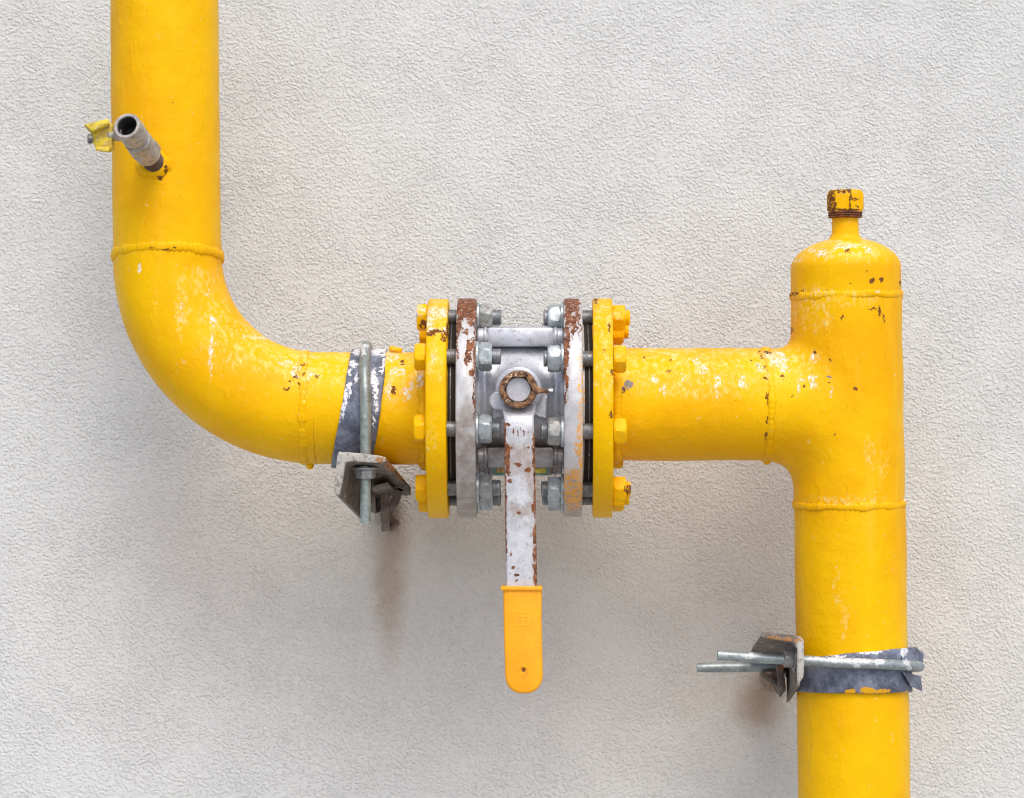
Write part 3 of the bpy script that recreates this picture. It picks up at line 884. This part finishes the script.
# bolts ------------------------------------------------------------
m_bolt = zinc('blue_zinc', (0.50, 0.56, 0.57), metal=0.55, rough=0.38, rustn=0.80)
m_bolt2 = zinc('weathered_zinc', (0.40, 0.41, 0.39), metal=0.45, rough=0.5, rustn=0.70)
m_shank = zinc('dull_shank', (0.30, 0.32, 0.33), metal=0.6, rustn=0.72)
m_boltY = yellow_paint('yellow_paint_bolts', rust=[(424, 325, 5, 4, -0.02), (417, 316, 2, 3, 0), (628, 489, 4, 4, -0.05)],
    white=[(420, 312, 5, 5, -0.02), (620, 342, 4, 2.5, -0.07), (418, 308, 5, 3, -0.02)], cream=[(618, 312, 6, 6, -0.03), (617, 356, 7, 5, -0.09)], wear=0.7, speck=0.2, seed=17)
RB = 0.0925
for side in (-1, 1):
    for bi, ang in enumerate((78, 33, -12, -57, -102, -147, 168, 123)):
        a = R(ang + (0.0 if side < 0 else -1.5))
        y = -RB*math.cos(a); z = zv + RB*math.sin(a)
        P = lambda px: Vector(((px-512)/1000 + (0.028*y if side > 0 and px > 590 else 0.018*y if side > 0 else 0), y, z))
        sd = -side
        rnd = random.Random(bi*7+side)
        rot = rnd.uniform(0, 1.05)
        if side < 0:
            xe_out, xf_out, xf_in = 429.0, 429.0, 477.0
            tip = 500.5 + rnd.uniform(-1.5, 1.5)
            shank = G().rod(P(428), P(tip), 0.0079, 24, thread=0.0006, pitch=0.0020).link('flange_bolt', m_shank if True else m_bolt, BV)
            hd = G().hexnut(P(429), (-1, 0, 0), 0.0112, 0.0245, rot=rot).link('bolt_head', m_boltY, shank)
            wa = G().lathe(P(477), (1, 0, 0), [(0, 0.0145), (0.0004, 0.0150), (0.0024, 0.0150), (0.0028, 0.0145)], 40).link('washer', m_bolt, shank)
            nu = G().hexnut(P(479.9), (1, 0, 0), 0.0128, 0.0245, rot=rnd.uniform(0, 1.05)).link('nut', m_bolt2 if (bi + (side > 0)) % 3 == 0 else m_bolt, shank)
        else:
            tip = 542.5 + rnd.uniform(-1.5, 1.5)
            out = 629.5 if ang in (78, 123, -57, -102) else 622.5
            shank = G().rod(P(tip), P(618), 0.0079, 24, thread=0.0006, pitch=0.0020).link('flange_bolt', m_shank, BV)
            wa = G().lathe(P(563.5), (-1, 0, 0), [(0, 0.0145), (0.0004, 0.0150), (0.0024, 0.0150), (0.0028, 0.0145)], 40).link('washer', m_bolt, shank)
            nu = G().hexnut(P(560.6), (-1, 0, 0), 0.0128, 0.0245, rot=rnd.uniform(0, 1.05)).link('nut', m_bolt2 if (bi + (side > 0)) % 3 == 0 else m_bolt, shank)
            hd = G().hexnut(P(612.2), (1, 0, 0), 0.0122, 0.0245, rot=rot).link('nut', m_boltY, shank, label='nut painted yellow')
            if out > 625:
                G().rod(P(617), P(out), 0.0078, 24, thread=0.0005, pitch=0.0020).link('bolt_tip', m_boltY, shank)

# ------------------------------------------------------------------ bleed valve on the left upright
m_rusty2 = silver_paint('brown_rust', base=(0.11, 0.055, 0.032), metal=0.0, rustn=0.60)
SV = thing('bleed_valve', 'small grey bleed valve with yellow butterfly handle sticking out of the left upright pipe', 'valve', W(157, 164, -0.05))
m_svp = zinc('worn_nickel', (0.46, 0.43, 0.38), metal=0.35, rustn=0.76, rough=0.5)
m_dark_bore = Mat('dark_bore'); m_dark_bore = m_dark_bore.out((0.03, 0.03, 0.03), 0.8)
b0 = W(156.0, 165, -0.048); b1 = W(126.7, 125.5, -0.128)
ax = (b1-b0); LL = ax.length; axn = ax.normalized()
def ringy(t, an, r): return 0.0003*fnoise((t, r*math.cos(an), r*math.sin(an)), 150, 3)
# collar welded on the pipe (part of the pipe)
G().lathe(W(155.5, 164.5, -0.047), axn*0.5 + Vector((0, -1, 0.0)), [(0, 0.0185), (0.004, 0.0165), (0.007, 0.0140), (0.0090, 0.0128), (0.0095, 0.009)], 48,
          lambda t, an, r: 0.0034*fnoise((t+5, r*math.cos(an), r*math.sin(an)), 90, 3)).link('socket', m_left, PL)
G().rod(b0, b0 + axn*0.030, 0.0105, 32, thread=0.0007, pitch=0.0016).link('threaded_nipple', m_rusty2, SV)
g = G().hexnut(b0 + axn*0.0235, axn, 0.020, 0.0250, rot=0.4)
g.link('union_nut', m_svp, SV)
body = G()
# hollow body with an open mouth
prof = [(0.040, 0.0095), (0.041, 0.0125), (0.044, 0.0132), (0.056, 0.0132), (0.058, 0.0112), (0.062, 0.0108), (0.064, 0.0130), (LL-0.001, 0.0132), (LL, 0.0126), (LL, 0.0100), (LL-0.001, 0.0096), (LL-0.022, 0.0094), (LL-0.024, 0.001)]
body.lathe(b0, axn, prof, 48, ringy)
sv_body = body.link('valve_body', m_svp, SV, sharp=30)
body2 = G().lathe(b0 + axn*(LL-0.0215), axn, [(0.0, 0.0093), (0.0, 0.0099), (0.0200, 0.0099), (0.0200, 0.0093), (0.0006, 0.0090), (0.0006, 0.0001)], 32).link('bore', m_dark_bore, SV)
# thread lines in the mouth
g = G()
h0 = b0 + axn*(LL-0.017)
lever_dir = (W(100, 136, -0.118) - h0).normalized()
g.rod(h0 + lever_dir*0.0105, h0 + lever_dir*0.018, 0.0062, 24)
g.rod(h0 + lever_dir*0.016, h0 + lever_dir*0.024, 0.0040, 20)
g.link('stem', m_svp, SV)
s = Mat('faded_yellow_handle')
nz_ = s.noise(180, 4, 0.7)
cc = s.mix(s.ramp(nz_, 0.45, 0.6), (0.72, 0.56, 0.03), (0.50, 0.34, 0.05))
cc = s.mix(s.ramp(s.noise(220, 3, 0.7, s.vm('ADD', s.pos, (1, 7, 0))), 0.60, 0.68), cc, (0.66, 0.60, 0.42))
m_hand = s.out(cc, 0.55, 0.0, s.bump(nz_, 0.4, 0.001))
yh = -0.116
A = [W(px, py, yh-0.003) for px, py in ((84.5, 127), (109, 121.5), (112.5, 126), (111.5, 139), (112, 148), (108, 150.5), (97, 150), (93, 143.5), (92, 138), (91, 133.5))]
B = [p + Vector((0.0015, 0.0075, -0.0010)) for p in A]
g = G().loft(A, B, 0.0007)
# folded wings
A = [W(px, py, yh-0.0032) for px, py in ((84.5, 127.5), (109, 121.5), (110, 126), (93, 134))]
B = [p + Vector((0.001, -0.0085, 0.0020)) for p in A]
g.loft(A, B, 0.0006)
A = [W(px, py, yh-0.0032) for px, py in ((97, 150), (110, 150), (111, 146), (96, 146.5))]
B = [p + Vector((0.000, -0.0060, -0.0018)) for p in A]
g.loft(A, B, 0.0006)
g.link('butterfly_handle', m_hand, SV)
G().hexnut(W(92.2, 139, yh-0.006), (-1, -0.35, 0), 0.004, 0.0085).link('handle_nut', zinc('dark_nut', (0.18, 0.17, 0.17)), SV)

# ------------------------------------------------------------------ clamp on the horizontal run
CL = thing('pipe_clamp', 'bolted clamp with blue grey strap round the horizontal pipe left of the valve', 'pipe clamp', W(365, 470, 0.02), 'U-bolt pipe clamps on wall brackets')
m_strapL = strap_mat('strap_paint_left',
    white=[(357, 351, 6, 3.5), (378, 351, 9, 5), (354, 364, 5, 3), (374, 378, 3, 9), (376, 390, 3.2, 10), (377, 404, 2, 9), (382, 370, 1.5, 4), (340, 405, 1.5, 18), (344, 408, 1.3, 14), (350, 390, 1.8, 8), (346, 397, 2, 10), (339, 392, 3, 6), (356, 379, 2, 5), (374, 420, 1.2, 6), (350, 372, 2, 3), (385, 362, 2, 6)])
# skewed band
vs = []; fs = []; n = 160
rs = 0.0588
for i in range(n):
    a = 2*math.pi*i/n
    dz = math.sin(a); dy = -math.cos(a)
    front = dy < 0
    zz = dz*rs
    t = (1-dz)/2      # 0 top, 1 bottom
    xl = 351.5 - 20*t**1.25
    xr = 386.5 - 1.0*math.sin(t*2) - 14.5*t**2.2
    if not front:
        pass
    wob_ = 0.7*fnoise((a*2, 0, 0), 1.2, 3)
    for (xx, rr) in ((xl+wob_, rs-0.0030), (xl+wob_, rs), (xl+wob_+0.8, rs+0.0008), ((xl*0.66+xr*0.34), rs+0.0005+0.0004*fnoise((a*3, 5, 0), 1, 2)), ((xl*0.33+xr*0.67), rs+0.0005), (xr-wob_-0.8, rs+0.0008), (xr-wob_, rs), (xr-wob_, rs-0.0030)):
        vs.append(((xx-512)/1000*(1-0.012*(1 if front else -1)*abs(dy)), dy*rr, W(0, AX_L).z + dz*rr))
for i in range(n):
    for j in range(7):
        k = (i+1) % n
        fs.append((i*8+j, k*8+j, k*8+j+1, i*8+j+1))
link('strap', vs, fs, m_strapL, CL, sharp=50)
m_ub_l = zinc('galvanised_ubolt_left', (0.32, 0.37, 0.35), white=[(365, 347, 6, 3, 0), (362, 352, 2, 4, -0.06)], metal=0.45, rustn=0.76)
zA = W(0, AX_L).z
ru = 0.0655; rr_ = 0.0054
pts = []
x_u = (366-512)/1000*0.975
for i in range(20): pts.append(Vector((x_u, -ru, W(0, 523, -ru).z + (zA - W(0, 523, -ru).z)*i/20)))
for i in range(33):
    a = math.pi*i/32
    pts.append(Vector((x_u - 0.003*math.sin(a), -ru*math.cos(a), zA + 0.0625*math.sin(a))))
for i in range(1, 13): pts.append(Vector((x_u, ru, zA - 0.105*i/12)))
ub = G().tube(pts, lambda L, t: rr_, 28, lambda q: 0.00025*math.sin(q.z*3400) if q.z < -0.04 else 0.0).link('u_bolt', m_ub_l, CL)
m_br = bracket_steel('bracket_steel_left', 0.66, pale=[(360, 457, 32, 6), (338, 474, 7, 26)], rust=[(384, 458, 6, 4), (392, 466, 6, 5), (400, 476, 4, 5), (335, 494, 3, 3)])
yf, yr = -0.090, 0.055
prof_px = [(338.5, 451.5), (360, 453.0), (380, 455.5), (385.5, 457.0), (385.5, 462), (378, 463.2), (352, 460.8), (346.5, 461.8), (344.5, 467), (341.5, 484), (339, 495), (333.5, 492.5), (335, 478), (337, 456)]
sh = (25.5, 30)
A = [W(px, py, yf) for px, py in prof_px]
Bp = [W(px+sh[0], py+sh[1]-(4 if py > 475 else 0), yr) for px, py in prof_px]
br = G().loft(A, Bp, 0.0008).link('bracket', m_br, CL, sharp=25)
# turned-down far lip of the bracket
A = [W(px, py, 0.02) for px, py in ((396, 476), (408, 484), (409.5, 492), (404, 493), (394, 489))]
B = [W(px, py, 0.055) for px, py in ((398, 478), (410, 487), (411, 495), (405, 496), (396, 492))]
G().loft(A, B, 0.0006).link('bracket_lip', m_br, CL)
m_nutd = zinc('dirty_nut', (0.36, 0.37, 0.36), metal=0.3, rustn=0.72)
kdir = Vector((0.0, 0.0, -1.0))
G().lathe(Vector((x_u, -ru, W(0, 467.0, -ru).z)), kdir, [(0, 0.012), (0.0006, 0.0128), (0.0020, 0.0128), (0.0024, 0.012)], 32).link('washer', m_nutd, ub)
G().hexnut(Vector((x_u, -ru, W(0, 469.5, -ru).z)), kdir, 0.0088, 0.0170, rot=0.3).link('nut', m_nutd, ub)
G().lathe(Vector((x_u, ru, W(0, 494, ru).z)), kdir, [(0, 0.012), (0.0022, 0.0125), (0.0026, 0.012)], 32).link('washer', m_nutd, ub)
G().hexnut(Vector((x_u, ru, W(0, 497, ru).z)), kdir, 0.0088, 0.0170, rot=0.3).link('nut', m_nutd, ub)
gg = G().loft([W(px, py, -0.030) for px, py in ((371, 474), (392, 470), (394, 474), (372, 479))], [W(px, py, 0.05) for px, py in ((374, 486), (404, 480), (405, 485), (376, 491))], 0.0008)
gg.loft([W(px, py, -0.035) for px, py in ((371, 486), (388, 482), (389, 485), (372, 489))], [W(px, py, 0.05) for px, py in ((374, 497), (398, 491), (399, 495), (376, 500))], 0.0007)
gg.loft([W(px, py, 0.020) for px, py in ((397, 487), (404, 489), (399, 503), (391, 516), (389, 505))], [W(px, py, 0.026) for px, py in ((397, 487), (404, 489), (399, 503), (391, 516), (389, 505))], 0.0006)
gg.link('gusset', m_br, CL, sharp=25)
# wall anchor: welded stub of angle iron let into the render
m_anch = bracket_steel('anchor_steel', 0.58)
g = G().loft([W(px, py, 0.015) for px, py in ((379, 480), (388, 478), (389.5, 531), (381.5, 532))], [W(px, py, WALL_Y+0.02) for px, py in ((382, 480), (391, 478), (392, 530), (385, 531))], 0.0012)
g.loft([W(px, py, 0.030) for px, py in ((372, 489), (400, 481), (400, 487), (372, 496))], [W(px, py, WALL_Y+0.02) for px, py in ((376, 489), (401, 481), (401, 487), (376, 496))], 0.0010)
g.loft([W(px, py, 0.000) for px, py in ((369, 478), (374, 478), (376, 514), (371, 512))], [W(px, py, WALL_Y+0.02) for px, py in ((374, 478), (379, 478), (380, 512), (375, 510))], 0.0010)
g.loft([W(px, py, 0.060) for px, py in ((389, 526), (398, 520), (400, 524), (391, 532))], [W(px, py, WALL_Y+0.02) for px, py in ((389, 526), (398, 520), (400, 524), (391, 532))], 0.0010)
g.link('wall_anchor', m_anch, CL, sharp=25)

# ------------------------------------------------------------------ clamp on the right upright
CR = thing('pipe_clamp', 'bolted clamp with blue grey strap round the right upright, two rod ends pointing left', 'pipe clamp', W(820, 670, 0.02), 'U-bolt pipe clamps on wall brackets')
m_strapR = strap_mat('strap_paint_right',
    white=[(820, 661, 14, 3), (866, 650, 12, 2), (905, 652, 5, 5), (880, 649, 8, 1.6), (907, 664, 3, 4), (818, 663, 3, 1.5), (835, 655, 10, 1.2)],
    yellow=[(866, 689, 8, 3.4), (848, 690, 5, 2.6), (880, 690, 9, 2.2), (904, 694, 7, 1.6)])
vs = []; fs = []; n = 160; rs = 0.0590
for i in range(n):
    a = 2*math.pi*i/n
    dx = math.sin(a); dy = -math.cos(a)
    t = (dx+1)/2
    top = 659.0 - 11.5*t**0.8
    bot = 691.5 + 1.5*math.sin(t*3.1) + 0.5*t
    if dy > 0: pass
    w1 = 0.6*fnoise((a*2.2, 3, 0), 1.2, 3)
    cx = (axr(670)-512)/1000
    for (yy, rr) in ((top+w1, rs-0.003), (top+w1, rs), (top+w1+0.8, rs+0.0007), (top*0.66+bot*0.34, rs+0.0004+0.0005*fnoise((a*3, 8, 0), 1, 2)), (top*0.33+bot*0.67, rs+0.0004), (bot+w1-0.8, rs+0.0007), (bot+w1, rs), (bot+w1, rs-0.003)):
        vs.append((cx + dx*rr, dy*rr, (399-yy)/1000*(1+0.024*dy)))
for i in range(n):
    for j in range(7):
        k = (i+1) % n
        fs.append((i*8+j, k*8+j, k*8+j+1, i*8+j+1))
strapR = link('strap', vs, fs, m_strapR, CR, sharp=50)
# crumpled fold of the strap on the right
g = G()
def sheet(pl, th=0.0014):
    A = [W(*p) for p in pl]
    nrm = (A[1]-A[0]).cross(A[2]-A[0]).normalized()
    g.loft(A, [p + nrm*th for p in A], 0.0003)
sheet([(903, 648, -0.040), (914, 647.5, -0.022), (908, 663, -0.034), (903, 662, -0.046)])
sheet([(914, 647.5, -0.022), (924, 655, -0.004), (923, 664, -0.012), (908, 663, -0.034)])
sheet([(903, 672, -0.046), (909, 673, -0.036), (922, 691, -0.012), (911, 686, -0.034)])
sheet([(909, 673, -0.036), (921, 676, -0.006), (922.5, 691, -0.010)])
sheet([(914, 647.5, -0.022), (924, 655, -0.004), (918, 660, 0.014), (910, 652, 0.010)])
g.link('strap_fold', m_strapR, CR, sharp=20)
m_ub_r = zinc('galvanised_ubolt_right', (0.34, 0.39, 0.39), white=[(838, 658, 12, 3.5, -0.06), (857, 659, 14, 4, -0.06), (856, 665, 2.5, 3, -0.06), (878, 661, 7, 3, -0.06), (904, 662, 5, 3.5, -0.04), (908, 667, 2.5, 3, -0.04), (815, 658, 10, 2, -0.06), (750, 655, 9, 2.4, -0.06)], metal=0.45, rustn=0.77)
pts = []
L0 = W(717.5, 655.2, -0.0645); L1 = W(axr(668), 663.5, -0.0645)
for i in range(28): pts.append(L0.lerp(L1, i/28))
c0 = W(axr(668), 664.5, 0)
for i in range(33):
    a = -math.pi/2 + math.pi*i/32
    yy = 0.0645*math.sin(a)
    pts.append(Vector((c0.x + 0.0665*math.cos(a), yy, -0.2658 - 0.0084*math.sin(a) - 0.0020*math.cos(a))))
L2 = W(axr(668), 666.0, 0.0645); L3 = W(697.0, 667.5, 0.0645)
for i in range(1, 29): pts.append(L2.lerp(L3, i/28))
ub2 = G().tube(pts, lambda L, t: 0.0051, 28, lambda q: 0.00025*math.sin(q.x*3400) if q.x < 0.30 else 0.0).link('u_bolt', m_ub_r, CR)
m_br2 = bracket_steel('bracket_steel_right', 0.62, pale=[(801, 660, 6, 26)], rust=[(768, 633, 8, 3), (781, 634, 6, 2.5), (792, 635.5, 5, 2.5), (803, 678, 3, 5), (802, 645, 3, 4)])
yf, yr = -0.088, 0.060
prof2 = [(763, 631.5), (800, 636.0), (804, 640), (804.2, 672), (803.0, 678), (800.5, 681), (799.8, 686), (797.0, 687), (797.3, 648), (793, 642.5), (761, 637.0)]
A = [W(px, py, yf) for px, py in prof2]
Bq = [W(px-10.5, py+16, yr) for px, py in prof2]
G().loft(A, Bq, 0.0008).link('bracket', m_br2, CR, sharp=25)
uax = (L0-L1).normalized()
m_nd = zinc('dirty_nut_right', (0.30, 0.29, 0.27), metal=0.25, rustn=0.70)
pN = W(795.5, 658.9, -0.0645)
G().lathe(pN, uax, [(0, 0.0115), (0.0005, 0.0124), (0.0018, 0.0124), (0.0022, 0.0115)], 32).link('washer', m_nd, ub2)
G().hexnut(pN + uax*0.0024, uax, 0.0088, 0.0168, rot=0.2).link('nut', m_nd, ub2)
pM = W(788, 666.5, 0.0645); u2 = (L3-L2).normalized()
G().lathe(pM, u2, [(0, 0.0120), (0.0018, 0.0124), (0.0022, 0.0115)], 32).link('washer', m_nd, ub2)
G().hexnut(pM + u2*0.0024, u2, 0.0088, 0.0168, rot=0.5).link('nut', m_nd, ub2)
g = G().loft([W(px, py, 0.02) for px, py in ((776, 662), (783, 660), (786, 690), (780, 698))], [W(px, py, WALL_Y+0.02) for px, py in ((770, 662), (778, 660), (780, 688), (774, 690))], 0.001)
g.loft([W(px, py, 0.04) for px, py in ((762, 672), (782, 684), (782, 690), (763, 677))], [W(px, py, WALL_Y+0.02) for px, py in ((760, 670), (778, 680), (778, 687), (760, 676))], 0.001)
g.link('wall_anchor', m_anch, CR, sharp=25)

# sub-parts hang from parts whose origin is the thing's origin, so nothing moves
for o in C.objects:
    if o.type == 'MESH' and o.parent and o.parent.type == 'MESH':
        # vertices were stored relative to the part's own location (0): shift back to the thing's origin
        top = o.parent.parent
        o.data.transform(Matrix.Translation(-Vector(top.location)))
bpy.context.view_layer.update()
